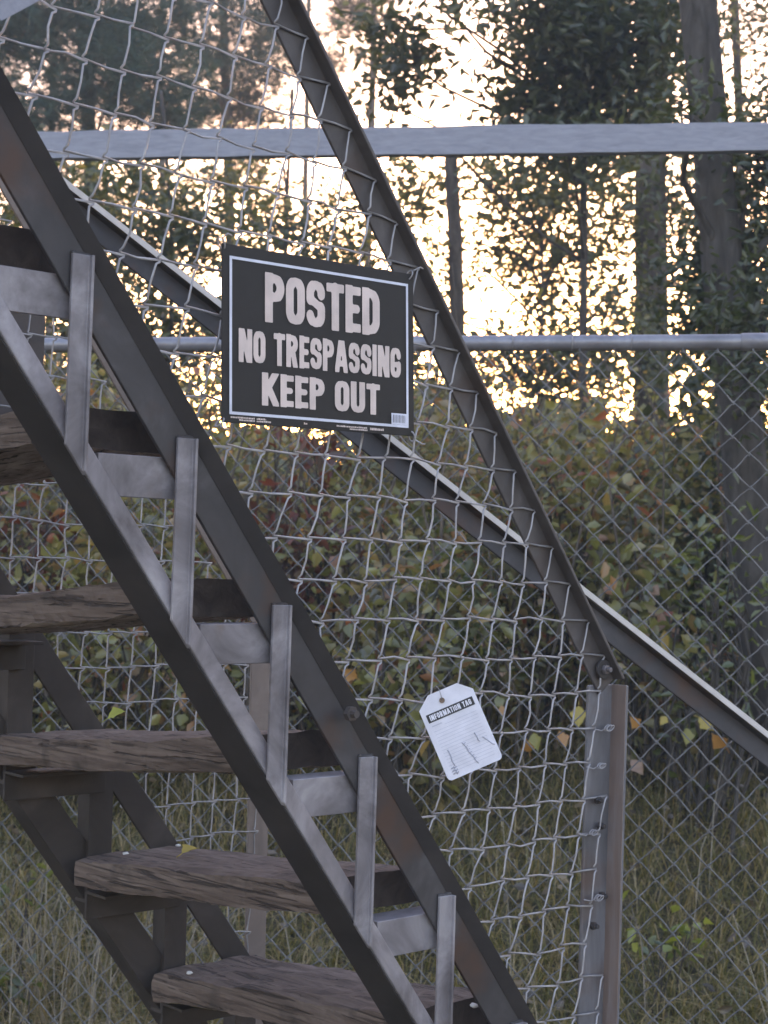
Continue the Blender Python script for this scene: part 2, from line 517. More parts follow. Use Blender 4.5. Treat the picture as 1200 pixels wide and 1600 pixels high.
for k in range(-5, 6):
    w1 = .60
    far_drop = DROP * w1 / .63
    pa = S(k * RUN + .024, -k * RISE, .050); pb = S(k * RUN - .020, -k * RISE - far_drop, w1)
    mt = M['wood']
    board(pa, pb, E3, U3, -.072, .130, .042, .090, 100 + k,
          wear=.0050 if k == 4 else .0022, sag=.003).build("tread", mt, stair, endmat=M['endgrain'], topmat=M['wood_pale'] if k == 4 else M['wood_lit_top'])

# near handrail and post
MB().angle(on_line(.988, s0, 0), on_line(.988, .936, 0), -M3, -N3, .0435, .025, .005).build("handrail", M['railmat'], stair, bevel=.0014)
post_top = S(.9085, -.262, .006)
post_bot = S(.9085 - .015 * 1.1, -(O3[2]) , .006)
mbp = MB()
q = [(0, 0), (-.060, 0), (-.060, -.006), (-.006, -.006), (-.006, -.034), (0, -.034)]
mbp.prism([post_top + np.array(E3) * (a + .033) + np.array(N3) * c for a, c in q][::-1], post_bot - post_top)
near_post = mbp.build("railing_post", M['postmat'], stair, bevel=.002)
# round-headed bolt with washer and nut joining rail and post
def disc(mb, c, ax, r, h, sides=20, ux=None):
    ax = nrm(ax); u = nrm(np.cross(ax, U3)); v = np.cross(ax, u)
    poly = [c + r * (math.cos(i * 2 * math.pi / sides) * u + math.sin(i * 2 * math.pi / sides) * v) for i in range(sides)]
    mb.prism(poly, ax * h)
    return mb
pf = MB()
fl0 = [post_top + E3 * (a + .033) + N3 * c for a, c in ((-.0061, -.0065), (-.0061, -.0340), (-.0073, -.0340), (-.0073, -.0065))]
pf.prism(fl0, (post_bot - post_top)); pf.build("post_flange", M['rustpost'], stair)
bc = S(.9005, -.2375, -.0085)
mbb = MB(); disc(mbb, bc, -N3, .0150, .005)
bolt = mbb.build("bolt", M['dark'], near_post, bevel=.0012)
mbb = MB(); disc(mbb, bc - N3 * .005, -N3, .0075, .006, 6); disc(mbb, bc - N3 * .011, -N3, .004, .007, 10)
mbb.build("nut", M['galv'], stair, bevel=.0008)
# soft wire ties twisted round the post and the mesh ends
for (px, py, rr_) in ((946, 1137, .0055), (934, 1196, .0045), (930, 1402, .005), (922, 1300, .0045)):
    o_ = O3 - np.array([0, 0, EYE]) - N3 * .012; r_ = ray(px, py); P = r_ * ((o_ @ N3) / (r_ @ N3)) + np.array([0, 0, EYE])
    a_ = np.linspace(0, 2 * math.pi * 2.3, 30)
    pts_ = [P + E3 * rr_ * 1.3 * math.cos(t) + U3 * rr_ * .8 * math.sin(t + .5) - N3 * (.002 + .00035 * i) for i, t in enumerate(a_)][::-1]
    pts_ = pts_ + [P - E3 * .012 - U3 * .004 - N3 * .002, P - E3 * .024 - U3 * .001 + N3 * .001]
    mb = MB(); mb.tube(pts_, .0011, 5); mb.build("tie_wire", M['wire'], stair)
# small bolts that hold mesh to the near post and the stringer
for (px, py) in ((932, 1250), (936, 1290), (938, 1399), (925, 1446)):
    r_ = ray(px, py); kk = ((O3 - np.array([0, 0, EYE]) - N3 * .006) @ N3) / (r_ @ N3); P = r_ * kk + np.array([0, 0, EYE])
    mb = MB(); disc(mb, P, -N3, .006, .006, 6); disc(mb, P - N3 * .006, -N3, .0035, .006, 8)
    mb.build("bolt", M['dark'], stair)
mb = MB(); P = on_line(.262, .402, -.018) - M3 * .018
disc(mb, P, -N3, .010, .008, 6); disc(mb, P - N3 * .008, -N3, .005, .008, 8); mb.build("bolt", M['rust'], stair)
# far handrail and post
WR = .75
MB().angle(on_line(.935, s0, WR), on_line(.935, .875, WR), -M3, N3, .036, .037, .005).build("handrail", M['tan'], stair, bevel=.0014)
mbp = MB()
pt = S(.853, -.235, WR - .006); pbm = S(.853 + .01, -(O3[2]), WR - .006)
q = [(0, 0), (-.046, 0), (-.046, .006), (-.006, .006), (-.006, .046), (0, .046)]
mbp.prism([pt + np.array(E3) * a + np.array(N3) * c for a, c in q], pbm - pt)
mbp.build("railing_post", M['tan'], stair, bevel=.002)

# chain link infill of the two railings
near_mesh = MB()
WN = -.010
def keep_near(u, v, q, kind):
    off = v + SL * u
    if u > .918 or u < s0 + .05: return False
    return off > .24 and v > -(O3[2]) + .08
def near_map(u, v, d):
    # along the stringer the mesh is tucked in behind the lip
    return S(u, v, WN + d + .0135 * float(1 - sstep(.27, .40, v + SL * u)))
weave(near_mesh, near_map, (.781, -.0536), (.0505, 0.0), (-.0100, -.0536), range(0, 13), keep_near,
      .00150, .0018, 1.0, .0022, 6)
near_mesh.build("wire_mesh", M['wire'], stair)
far_mesh = MB()
def keep_far(u, v, q, kind):
    off = v + SL * u
    return off > .19 and off < .865 and u < .835 and u > s0 + .05 and v > -(O3[2]) + .1
Df = np.array([.0460, -.0460 * SL]); Hf = np.array([.0490, 0.0])
weave(far_mesh, lambda u, v, d: S(u, v, WR - .008 - d), (.5516 + .098, -.2104), tuple(Hf), tuple(Df - Hf), range(-4, 14), keep_far,
      .0015, .0018, 1.0, .0018, 5)
far_mesh.build("wire_mesh", M['wire'], stair)

# ------------------------------------------------------------------ lettering (strokes -> filled outline)
def arc(cx, cy, rx, ry, a0, a1, n=14):
    return [(cx + rx * math.cos(math.radians(a0 + (a1 - a0) * i / n)), cy + ry * math.sin(math.radians(a0 + (a1 - a0) * i / n))) for i in range(n + 1)]
HW = .113       # half stroke width of a letter of height 1
def glyph(ch):
    """strokes inside a box of width w and height 1"""
    h = HW; w = .56
    L, Rr, B, T = h, w - h, h, 1 - h
    rx = (w - 2 * h) / 2; cx = w / 2
    big = arc(cx, 1 - h - .17, rx, .17, 0, 180) + arc(cx, h + .17, rx, .17, 180, 360); big.append(big[0])
    if ch == 'O': return w, [big]
    if ch == 'P': return w, [[(L, -1), (L, 2)], [(L, T), (w - h - .16, T)] + arc(w - h - .16, T - .185, .16, .185, 90, -90) + [(L, T - .37)]]
    if ch == 'R': return w + .02, [[(L, -1), (L, 2)], [(L, T), (w - h - .16, T)] + arc(w - h - .16, T - .175, .16, .175, 90, -90) + [(L, T - .35)],
                             [(w * .55, .5), (w - h + .03, -.1)]]
    if ch == 'S': return w, [arc(cx, 1 - h - .16, rx, .16, -8, 180, 14) + arc(cx, .5 + .09, rx, .05, 180, 250, 5) + arc(cx, .5 - .09, rx, .07, 70, 0, 5)
                             + arc(cx, h + .16, rx, .16, 0, -172, 14)]
    if ch == 'T': return w - .02, [[((w - .02) / 2, -1), ((w - .02) / 2, T)], [(-1, T), (2, T)]]
    if ch == 'E': return w - .08, [[(L, -1), (L, 2)], [(L, T), (2, T)], [(L, B), (2, B)], [(L, .51), (w - .20, .51)]]
    if ch == 'D': return w, [[(L, -1), (L, 2)], [(L, T), (w - h - .2, T)] + arc(w - h - .2, 1 - h - .2, .2, .2, 90, 0) + arc(w - h - .2, h + .2, .2, .2, 0, -90) + [(L, B)]]
    if ch == 'N': return w + .06, [[(L, -1), (L, 2)], [(w + .06 - h, -1), (w + .06 - h, 2)], [(L + .01, 1.06), (w + .06 - h - .01, -.06)]]
    if ch == 'A': return w + .08, [[(.06, -.15), ((w + .08) / 2 - .015, 1.1)], [(w + .02, -.15), ((w + .08) / 2 + .015, 1.1)], [(.2, .28), (w - .12, .28)]]
    if ch == 'I': return 2 * h, [[(h, -1), (h, 2)]]
    if ch == 'G': return w, [arc(cx, 1 - h - .17, rx, .17, 0, 180) + arc(cx, h + .17, rx, .17, 180, 360) + [(w - h, .44), (cx + .02, .44)]]
    if ch == 'K': return w + .05, [[(L, -1), (L, 2)], [(w + .02, 1.15), (L, .36)], [(L + .12, .56), (w + .03, -.12)]]
    if ch == 'U': return w, [[(L, 2), (L, h + .17)] + arc(cx, h + .17, rx, .17, 180, 360) + [(w - h, 2)]]
    if ch == 'F': return w - .10, [[(L, -1), (L, 2)], [(L, T), (2, T)], [(L, .5), (w - .2, .5)]]
    if ch == 'M': return w + .22, [[(L, -1), (L, 2)], [(w + .22 - h, -1), (w + .22 - h, 2)], [(L + .02, 1.05), ((w + .22) / 2, .1)], [(w + .2 - h, 1.05), ((w + .22) / 2, .1)]]
    return .28, []
def glyph_mesh(ch, res):
    w, strokes = glyph(ch)
    if not strokes: return w, None, None
    nx, ny = max(6, int(w * res)) + 3, res + 3
    X = np.linspace(-.02, w + .02, nx); Y = np.linspace(-.02, 1.02, ny)
    GX, GY = np.meshgrid(X, Y, indexing='ij')
    sd = np.full(GX.shape, 9.0)
    for st in strokes:
        for (xa, ya), (xb, yb) in zip(st[:-1], st[1:]):
            dx, dy = xb - xa, yb - ya; l2 = dx * dx + dy * dy
            t = np.clip(((GX - xa) * dx + (GY - ya) * dy) / max(l2, 1e-9), 0, 1)
            dist = np.hypot(GX - xa - t * dx, GY - ya - t * dy)
            sd = np.minimum(sd, dist - HW * (1.0 if abs(dy) > abs(dx) * .8 else .80))
    sd = np.maximum(sd, np.maximum(np.maximum(-GX, GX - w), np.maximum(-GY, GY - 1)))
    vs, fs = [], []
    for i in range(nx - 1):
        for j in range(ny - 1):
            c = [(i, j), (i + 1, j), (i + 1, j + 1), (i, j + 1)]
            d = [sd[a] for a in c]
            if min(d) >= 0: continue
            poly = []
            for a in range(4):
                b = (a + 1) % 4
                pa = np.array([GX[c[a]], GY[c[a]]]); pb = np.array([GX[c[b]], GY[c[b]]])
                if d[a] < 0: poly.append(pa)
                if (d[a] < 0) != (d[b] < 0): poly.append(pa + (pb - pa) * d[a] / (d[a] - d[b]))
            if len(poly) >= 3:
                base = len(vs); vs += [tuple(p) for p in poly]; fs.append(tuple(range(base, base + len(poly))))
    return w, vs, fs
def text_mesh(mb, txt, org, ux, uy, width, height, gap=.10, res=30):
    """fit txt into width x height; org is its lower left corner"""
    gl = [glyph_mesh(c, res) for c in txt]
    tot = sum(g[0] for g in gl) + gap * (len(txt) - 1)
    k = width / tot; x = 0
    for w, vs, fs in gl:
        if vs:
            mb.add([org + ux * (x + vx) * k + uy * vy * height for vx, vy in vs], fs)
        x += w + gap

# ------------------------------------------------------------------ posted sign
SW, SH = .317, .2185
sgn_tl = S(.1605, .298, -.0245)
sux = nrm(E3 + U3 * .018); suy = nrm(U3 - E3 * .010 + N3 * .03); snn = nrm(np.cross(sux, suy))   # snn faces the viewer
if snn @ N3 > 0: snn = -snn
sgn = thing("posted_sign", "black POSTED NO TRESPASSING KEEP OUT sign wired to the stair's mesh railing", "sign", sgn_tl - suy * SH + sux * SW / 2)
def sp(u, v, d=0.0): return sgn_tl + sux * u * SW - suy * v * SH + snn * d
nb = 16
pn = MB()
grid = [[sp(i / nb, j / 4, .004 * math.sin(math.pi * i / nb) * (0.4 + .2 * j / 4) * 0 ) for j in range(5)] for i in range(nb + 1)]
pn.prism([sp(0, 0), sp(0, 1), sp(1, 1), sp(1, 0)][::-1], -snn * .0016)
panel = pn.build("panel", M['signblack'], sgn, bevel=.0006)
bd = MB(); z = .0009; b0, b1, c0, c1 = .034, .966, .066, .952; tu, tv = .012, .016
def rect(mb, u0, u1, v0, v1, d): mb.add([sp(u0, v1, d), sp(u1, v1, d), sp(u1, v0, d), sp(u0, v0, d)], [(0, 1, 2, 3)])
rect(bd, b0, b1, c0, c0 + tv, z); rect(bd, b0, b1, c1 - tv, c1, z)
rect(bd, b0, b0 + tu, c0 + tv, c1 - tv, z); rect(bd, b1 - tu, b1, c0 + tv, c1 - tv, z)
bd.build("border", M['signwhite'], sgn)
lt = MB()
text_mesh(lt, "POSTED", sp(.205, .412, z), sux, suy, .60 * SW, .285 * SH, gap=.045)
text_mesh(lt, "NO TRESPASSING", sp(.078, .655, z), sux, suy, .845 * SW, .190 * SH, gap=.055)
text_mesh(lt, "KEEP OUT", sp(.190, .888, z), sux, suy, .615 * SW, .188 * SH, gap=.055)
lt.build("lettering", M['signletter'], sgn)
bc_ = MB(); rect(bc_, .868, b1 - tu - .0005, .868, c1 - tv - .0005, z + .0002)
sticker = bc_.build("barcode_sticker", M['signwhite'], sgn)
bb = MB(); u = .876
for wbar in (3, 1, 2, 1, 1, 3, 1, 2, 2, 1, 1, 3, 1, 2):
    if u + wbar * .0022 > .945: break
    rect(bb, u, u + wbar * .0022, .878, .925, z + .0006); u += wbar * .0022 + .0035
bb.build("barcode", M['signgrey'], sticker)
def tiny(u0, u1, v, h=.010):
    u = u0
    while u < u1:
        w_ = rng.uniform(.004, .011); rect(sm, u, min(u + w_, u1), v - h * rng.uniform(.7, 1), v, z); u += w_ + .002
sm = MB(); tiny(.04, .155, .972); tiny(.08, .155, .985); tiny(.165, .21, .972); tiny(.165, .235, .985); sm.build("small_print", M['signletter'], sgn)
sm = MB(); tiny(.40, .418, .978, .012); sm.build("small_print", M['signletter'], sgn)
sm = MB()
tiny(.57, .735, .976); tiny(.64, .735, .989); tiny(.75, .825, .982, .016)
sm.build("small_print", M['signletter'], sgn)
for (u, v, du, dv) in ((.012, .03, -.02, -.06), (.975, .035, .015, -.06), (.010, .975, -.03, .05), (.985, .97, .012, .06)):
    wt = MB(); c = sp(u, v); th_ = np.linspace(0, 2 * math.pi * 1.1, 14)
    e2 = sp(u + du, v + dv) - c
    wt.tube([c + e2 * (.5 - .5 * math.cos(a)) + snn * (.006 * math.sin(a)) + snn * -.002 for a in th_], .0011, 5)
    wt.tube([c + e2 * .9 + snn * .004, c + e2 * 1.3 + sux * .008 + snn * .007, c + e2 * 1.25 + sux * .016 + snn * .004], .0011, 5)
    wt.build("wire_tie", M['wire'], sgn)

# ------------------------------------------------------------------ information tag, turned a little towards the viewer
tc_ = at(717, 1140, 2.158)
vd = nrm(tc_ - np.array([0, 0, EYE]))
tn = nrm(-vd * .93 + (-N3) * .10 + U3 * .02)
hx = at(774, 1175, 2.16) - at(690, 1211, 2.16)
tux = nrm(hx - tn * (hx @ tn)); tuy = np.cross(tn, tux)
if tuy[2] < 0: tuy = -tuy
TW, THh = .0795, .1165
tg = thing("information_tag", "white card tag headed INFORMATION TAG hanging tilted from the mesh near the railing post", "tag", tc_ - tuy * THh / 2)
def tp_(u, v, d=0.0): return tc_ + tux * (u - .5) * TW + tuy * (.5 - v) * THh + tn * d
outline = [(.20, 0), (.80, 0), (1, .115), (1, .955), (.985, .985), (.945, 1), (.055, 1), (.015, .985), (0, .955), (0, .115)]
outline = [(.24, 0), (.78, .0), (.995, .13), (1, .95), (.985, .983), (.945, 1), (.055, 1), (.015, .983), (0, .95), (.0, .13)]
cm = MB(); cm.prism([tp_(*p) for p in outline][::-1], -tn * .0006)
card = cm.build("card", M['card'], tg)
def trect(mb, u0, u1, v0, v1, d): mb.add([tp_(u0, v1, d), tp_(u1, v1, d), tp_(u1, v0, d), tp_(u0, v0, d)], [(0, 1, 2, 3)])
hb = MB(); trect(hb, .075, .925, .205, .305, .0005); hb.build("header_band", M['ink'], tg)
ht = MB(); text_mesh(ht, "INFORMATION TAG", tp_(.12, .288, .0009), tux, tuy, .76 * TW, .066 * THh, gap=.11, res=22)
ht.build("lettering", M['card'], tg)
ln = MB()
trect(ln, .10, .28, .345, .357, .0005)
for i in range(15):
    v = .375 + i * .0385
    trect(ln, .10 if i else .32, .90, v, v + .0045, .0005)
ln.build("ruled_lines", M['lineink'], tg)
pen = MB()
def scrib(pts, r=.00055):
    pen.tube([tp_(*p, .0008) for p in pts], r, 4)
scrib([(.19, .66), (.20, .74), (.185, .80), (.20, .86)])
for i in range(3): scrib([(.12, .88 + .033 * i), (.15, .87 + .033 * i), (.20, .882 + .033 * i), (.22, .868 + .033 * i)], .0007)
scrib([(.17, .86), (.185, .96)], .0005)
scrib([(.46, .65), (.50, .72), (.505, .78), (.55, .85), (.56, .90), (.585, .94)], .0006)
scrib([(.72, .60), (.735, .66), (.73, .70), (.75, .715)], .0006)
scrib([(.82, .68), (.88, .74), (.93, .80), (.96, .815)], .0006)
for i in range(6): scrib([(.47 + i * .015, .67 + .04 * i), (.52 + i * .015, .665 + .04 * i)], .0004)
pen.build("handwriting", M['pen'], tg)
gm = MB(); disc(gm, tp_(.43, .115, .0008), tn, .0038, .0008, 16); gm.build("eyelet", M['grommet'], tg)
tw = MB(); tw.tube([tp_(.43, .115, .002), tp_(.445, .06, .004), tp_(.455, -.01, .004), tp_(.45, -.04, .0), tp_(.44, -.06, -.006)], .0005, 5)
tw.build("hanging_wire", M['wire'], tg)

# second, blank plate whose corner hangs into view at the upper left
cp = at(2, 33, 1.49)
pnx = nrm(-N3 + .02 * U3)
gx = nrm(E3 * .80 + U3 * .60); gy = nrm(np.cross(pnx, gx)); gy = gy if gy[2] > 0 else -gy
gx = nrm(np.cross(gy, pnx)) if np.cross(gy, pnx) @ E3 > 0 else -nrm(np.cross(gy, pnx))
pm = MB(); pm.prism([cp, cp + gx * .085, cp + gx * .085 + gy * .12, cp + gy * .12][::-1], -pnx * .001)
plate = pm.build("blank_plate", M['white_wood'], loc=cp, bevel=.0004)
tag(plate, "pale blank plate on the railing mesh, only its lower corner in view", "plate")

# the far railing carries a sign of its own; only its back shows through the stair
def st_of(px, py, w):
    r = ray(px, py); o = O3 - np.array([0, 0, EYE]) + N3 * w
    P = r * ((o @ N3) / (r @ N3)) - (O3 - np.array([0, 0, EYE])); return P @ E3, P[2]
bs, bt = st_of(63, 716, WR + .012)
q0_ = S(bs - .30, bt, WR + .010)
bs_m = MB(); bs_m.prism([q0_, q0_ + E3 * .30, q0_ + E3 * .30 + U3 * .245, q0_ + U3 * .245], N3 * .0016)
tag(bs_m.build("sign_back", M['rustdull'], loc=S(bs - .15, bt, WR + .01), bevel=.0005), "dull brown back of a second sign on the far railing's mesh at the left edge", "sign")

# ------------------------------------------------------------------ diagonal angle bar behind the stair
BY0, BY1 = 2.62, 2.95
p0 = at(-60, 170, BY0); p1 = at(1700, 1553, BY1)
bdv = nrm(p1 - p0); bup = nrm(np.cross(nrm(np.array([0, 1.0, 0]) - bdv * bdv[1]), bdv)); bup = bup if bup[2] > 0 else -bup
bfw = np.cross(bdv, bup); bfw = bfw if bfw[1] < 0 else -bfw      # towards the viewer
kk = (p1[2] - .02) / (p0[2] - p1[2]); p1 = p1 + (p1 - p0) * ((p1[2] - .0) / (p0[2] - p1[2]))
brace = thing("steel_brace", "long dark angle bar with a pale top edge sloping down behind the staircase", "brace", (p1[0], p1[1], 0))
MB().angle(p0, p1, nrm(-bup + .35 * bfw), nrm(bfw + .35 * bup), .040, .022, .006).build("angle_bar", M['dark'], brace, bevel=.0015)
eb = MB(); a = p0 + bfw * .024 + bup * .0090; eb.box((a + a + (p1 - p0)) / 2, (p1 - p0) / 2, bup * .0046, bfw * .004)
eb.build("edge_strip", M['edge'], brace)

# ------------------------------------------------------------------ pale timber rail on posts
def beam_pt(px, py):
    r = ray(px, py); yaw = math.radians(8)
    nrm_ = np.array([math.sin(yaw), math.cos(yaw), 0]); base = np.array([0, 5.0, 0])
    return r * ((base @ nrm_) / (r @ nrm_)) + np.array([0, 0, EYE])
q0, q1 = beam_pt(-260, 233), beam_pt(1480, 212)
rail_t = thing("timber_rail", "faded pale painted timber rail running level across the trees above the wire fence", "rail", (q0[0], q0[1], float(ground_h(q0[0], q0[1]))))
bl = q1 - q0; bu = nrm(U3 - bl * (bl[2] / (bl @ bl))); bn = nrm(np.cross(bl, bu))
mb = MB(); NB = 40
prev = None
secs = []
for i in range(NB + 1):
    c = q0 + bl * i / NB + bu * rng.normal(0, .0012)
    hh = .0445 + rng.normal(0, .0010)
    secs += [c - bu * hh - bn * .019, c - bu * hh + bn * .019, c + bu * hh + bn * .019, c + bu * hh - bn * .019]
fs = []
for i in range(NB):
    for k in range(4):
        k2 = (k + 1) % 4
        fs.append((4 * i + k, 4 * i + k2, 4 * i + 4 + k2, 4 * i + 4 + k))
fs += [(3, 2, 1, 0), (4 * NB, 4 * NB + 1, 4 * NB + 2, 4 * NB + 3)]
mb.add(secs, fs); mb.build("board", M['white_wood'], rail_t, bevel=.002)
for pq, t in ((q0, .03), (q1, .97)):
    c = q0 + bl * t + np.array([0, .065, 0]); g = float(ground_h(c[0], c[1]))
    mb = MB(); mb.box(np.array([c[0], c[1], (c[2] + .12 + g - .1) / 2]), np.array([.045, 0, 0]), np.array([0, .045, 0]), np.array([0, 0, (c[2] + .12 - g + .1) / 2]))
    mb.build("post", M['wood'], rail_t, bevel=.004)

# ------------------------------------------------------------------ chain link boundary fence
YAW = math.radians(11.5)
FX = np.array([math.cos(YAW), -math.sin(YAW), 0]); FN = np.array([math.sin(YAW), math.cos(YAW), 0])
f_org = at(600, 537, 3.50)
def fence_pt(px, py):
    r = ray(px, py); b = f_org - np.array([0, 0, EYE])
    return r * ((b @ FN) / (r @ FN)) + np.array([0, 0, EYE])
fa, fb = fence_pt(-420, 541.5), fence_pt(1560, 533)
ftz = lambda u: np.array([0, 0, 0])
fdir = fb - fa; flen = np.linalg.norm(fdir); fdir = fdir / flen
fence = thing("chain_link_fence", "grey chain link fence with a galvanised top pipe behind the staircase", "fence", (fa[0], fa[1], 0))
mb = MB(); mb.tube([fa + fdir * flen * t for t in np.linspace(0, 1, 12)], .0172, 16)
tr = mb.build("top_rail", M['pipe'], fence)
for px in (1158, 985, 893, 800):
    c = fence_pt(px, 534.3); mb = MB()
    if px == 1158:
        mb.tube([c, c + fdir * .09], .0190, 16); mb.build("sleeve", M['pipe'], tr)
    else:
        th_ = np.linspace(0, 2 * math.pi, 15); up_ = nrm(U3 - fdir * fdir[2]); bk = np.cross(fdir, up_)
        mb.tube([c + (up_ * math.cos(a) + bk * math.sin(a)) * .0185 + fdir * .004 * math.sin(a * 1.0) for a in th_], .0016, 5); mb.build("tie_wire", M['wire'], tr)
def fmap(u, v, d): return fa + fdir * u + U3 * v - FN * (d + .012)
fm = MB(); hd = .0359
zfence = float(fa[2])
def keep_f(u, v, q, kind): return .02 < u < flen - .01 and -zfence + .06 < v < -.004
weave(fm, fmap, (.02, -.02), (hd, -hd), (-hd, -hd), range(-95, 1), keep_f, .0017, .0018, 0.7, .0013, 4)
fm.build("wire_mesh", M['fwire'], fence)
for cq in (fa + fdir * .05,):
    mb = MB(); mb.tube([np.array([cq[0], cq[1], -.1]), np.array([cq[0], cq[1], fa[2] + .0])], .024, 14); mb.build("line_post", M['pipe'], fence)
cq = fb - fdir * .1
mb = MB(); mb.tube([np.array([cq[0], cq[1], -.1]), np.array([cq[0], cq[1], fa[2] + .0])], .024, 14); mb.build("line_post", M['pipe'], fence)

# ------------------------------------------------------------------ ground
gm_mat = mottled("forest_floor", [(0.3, (.035, .028, .018)), (0.5, (.075, .06, .038)), (0.7, (.07, .075, .03))], 3.0, .95, 0, .6, spot=(.13, .095, .055), spot_scale=18, spot_lo=.55, spot_hi=.65)
xs = np.concatenate([-np.geomspace(8, 400, 16)[::-1], np.linspace(-7.5, 7.5, 90), np.geomspace(8, 400, 16)])
ys = np.concatenate([-np.geomspace(1, 200, 12)[::-1], np.linspace(-.5, 16, 100), np.geomspace(16.5, 900, 24)])
GX, GY = np.meshgrid(xs, ys, indexing='ij'); GZ = ground_h(GX, GY)
gv = np.stack([GX.ravel(), GY.ravel(), GZ.ravel()], 1)
nx_, ny_ = len(xs), len(ys)
I = (np.arange(nx_ - 1)[:, None] * ny_ + np.arange(ny_ - 1)[None]).ravel()
gf = np.stack([I, I + ny_, I + ny_ + 1, I + 1], 1)
tag(fast_mesh("ground", gv, gf, gm_mat), kind='structure')

# ------------------------------------------------------------------ foliage generators
def rand_dirs(n, r=rng):
    v = r.normal(size=(n, 3)); return v / np.linalg.norm(v, axis=1)[:, None]

def leaves(cent, length, width, droop=0.3, r=rng, bias_up=0.5):
    """six-vertex folded leaves: two quads each"""
    n = len(cent)
    length = length * r.uniform(.6, 1.25, n); width = width * r.uniform(.7, 1.2, n)
    d = rand_dirs(n, r); d[:, 2] = d[:, 2] * .6 - droop; d /= np.linalg.norm(d, axis=1)[:, None]
    up = rand_dirs(n, r); up[:, 2] += bias_up
    s = np.cross(d, up); s /= np.linalg.norm(s, axis=1)[:, None] + 1e-9
    nn = np.cross(s, d)
    l = length[:, None]; w = width[:, None]
    base = cent - d * l * .5
    v0 = base
    v1 = base + d * l * .38 + s * w * .5 + nn * w * .18
    v2 = base + d * l * .75 + s * w * .32 + nn * w * .10
    v3 = base + d * l - nn * l * .12
    v4 = base + d * l * .75 - s * w * .32 + nn * w * .10
    v5 = base + d * l * .38 - s * w * .5 + nn * w * .18
    V_ = np.stack([v0, v1, v2, v3, v4, v5], 1).reshape(-1, 3)
    b = (np.arange(n) * 6)[:, None]
    Fc = np.concatenate([b + np.array([0, 1, 2, 3]), b + np.array([0, 3, 4, 5])], 1).reshape(-1, 4)
    return V_, Fc

def needles(cent, dirs, length, width, per, r=rng):
    n = len(cent) * per
    c = np.repeat(cent, per, 0); d = np.repeat(dirs, per, 0) + r.normal(0, .55, (n, 3))
    d /= np.linalg.norm(d, axis=1)[:, None]
    s = np.cross(d, rand_dirs(n, r)); s /= np.linalg.norm(s, axis=1)[:, None] + 1e-9
    L_ = (length * r.uniform(.6, 1.15, n))[:, None]
    V_ = np.stack([c - s * width * .5, c + s * width * .5, c + d * L_ + s * width * .2 - np.array([0, 0, .02]), c + d * L_ - s * width * .2 - np.array([0, 0, .02])], 1).reshape(-1, 3)
    Fc = (np.arange(n) * 4)[:, None] + np.array([0, 1, 2, 3])
    return V_, Fc

def clumped(center, rad, n, clump=.16, per=14, r=rng):
    """points gathered in small clumps inside an ellipsoid"""
    m = max(1, n // per)
    p = rand_dirs(m, r) * (r.random((m, 1)) ** (1 / 2.4)) * np.asarray(rad) + center
    q = np.repeat(p, per, 0) + r.normal(0, clump, (m * per, 3)) * np.array([1, 1, .75])
    return q, p

LEAF_G = leaf_mat("leaf_dark_green", [(0, (.036, .05, .018)), (.5, (.072, .09, .028)), (.9, (.11, .125, .036)), (1, (.14, .13, .035))], .42)
LEAF_O = leaf_mat("leaf_oak", [(0, (.035, .048, .024)), (.6, (.055, .075, .034)), (1, (.08, .10, .04))], .35)
LEAF_U = leaf_mat("leaf_undergrowth", [(0, (0.072, 0.058, 0.031)), (.30, (0.156, 0.156, 0.055)), (.62, (0.260, 0.254, 0.085)), (.82, (0.286, 0.208, 0.091)), (.92, (0.286, 0.143, 0.072)), (.96, (0.338, 0.098, 0.058)), (1, (0.468, 0.325, 0.091))], .35, gloss=.08, gloss_rough=.4)
LEAF_B = leaf_mat("leaf_bright", [(0, (0.051, 0.072, 0.017)), (.6, (0.093, 0.128, 0.030)), (1, (0.170, 0.187, 0.043))], .5, gloss=.1)
LEAF_R = leaf_mat("leaf_red", [(0, (.06, .03, .02)), (.5, (.14, .04, .025)), (1, (.26, .06, .04))], .4, gloss=.08)
NEEDLE = leaf_mat("pine_needle", [(0, (.022, .055, .042)), (.6, (.042, .09, .065)), (1, (.075, .13, .09))], .08, tint=(.8, 1.1, .85), gloss=.04)
NEEDLE_D = leaf_mat("dry_needle", [(0, (.06, .055, .04)), (1, (.13, .11, .08))], .3, gloss=.05)

def trunk_path(base, top, r0, r1, seed, wob=.05, n=16):
    r = np.random.default_rng(seed)
    t = np.linspace(0, 1, n)
    ph = r.uniform(0, 6.28, 4)
    P = base + (top - base) * t[:, None]
    P[:, 0] += wob * (np.sin(t * 5 + ph[0]) - math.sin(ph[0])) * t; P[:, 1] += wob * (np.sin(t * 4 + ph[1]) - math.sin(ph[1])) * t
    R = r0 + (r1 - r0) * t + .25 * r0 * np.exp(-t * n * .9)
    return P, R

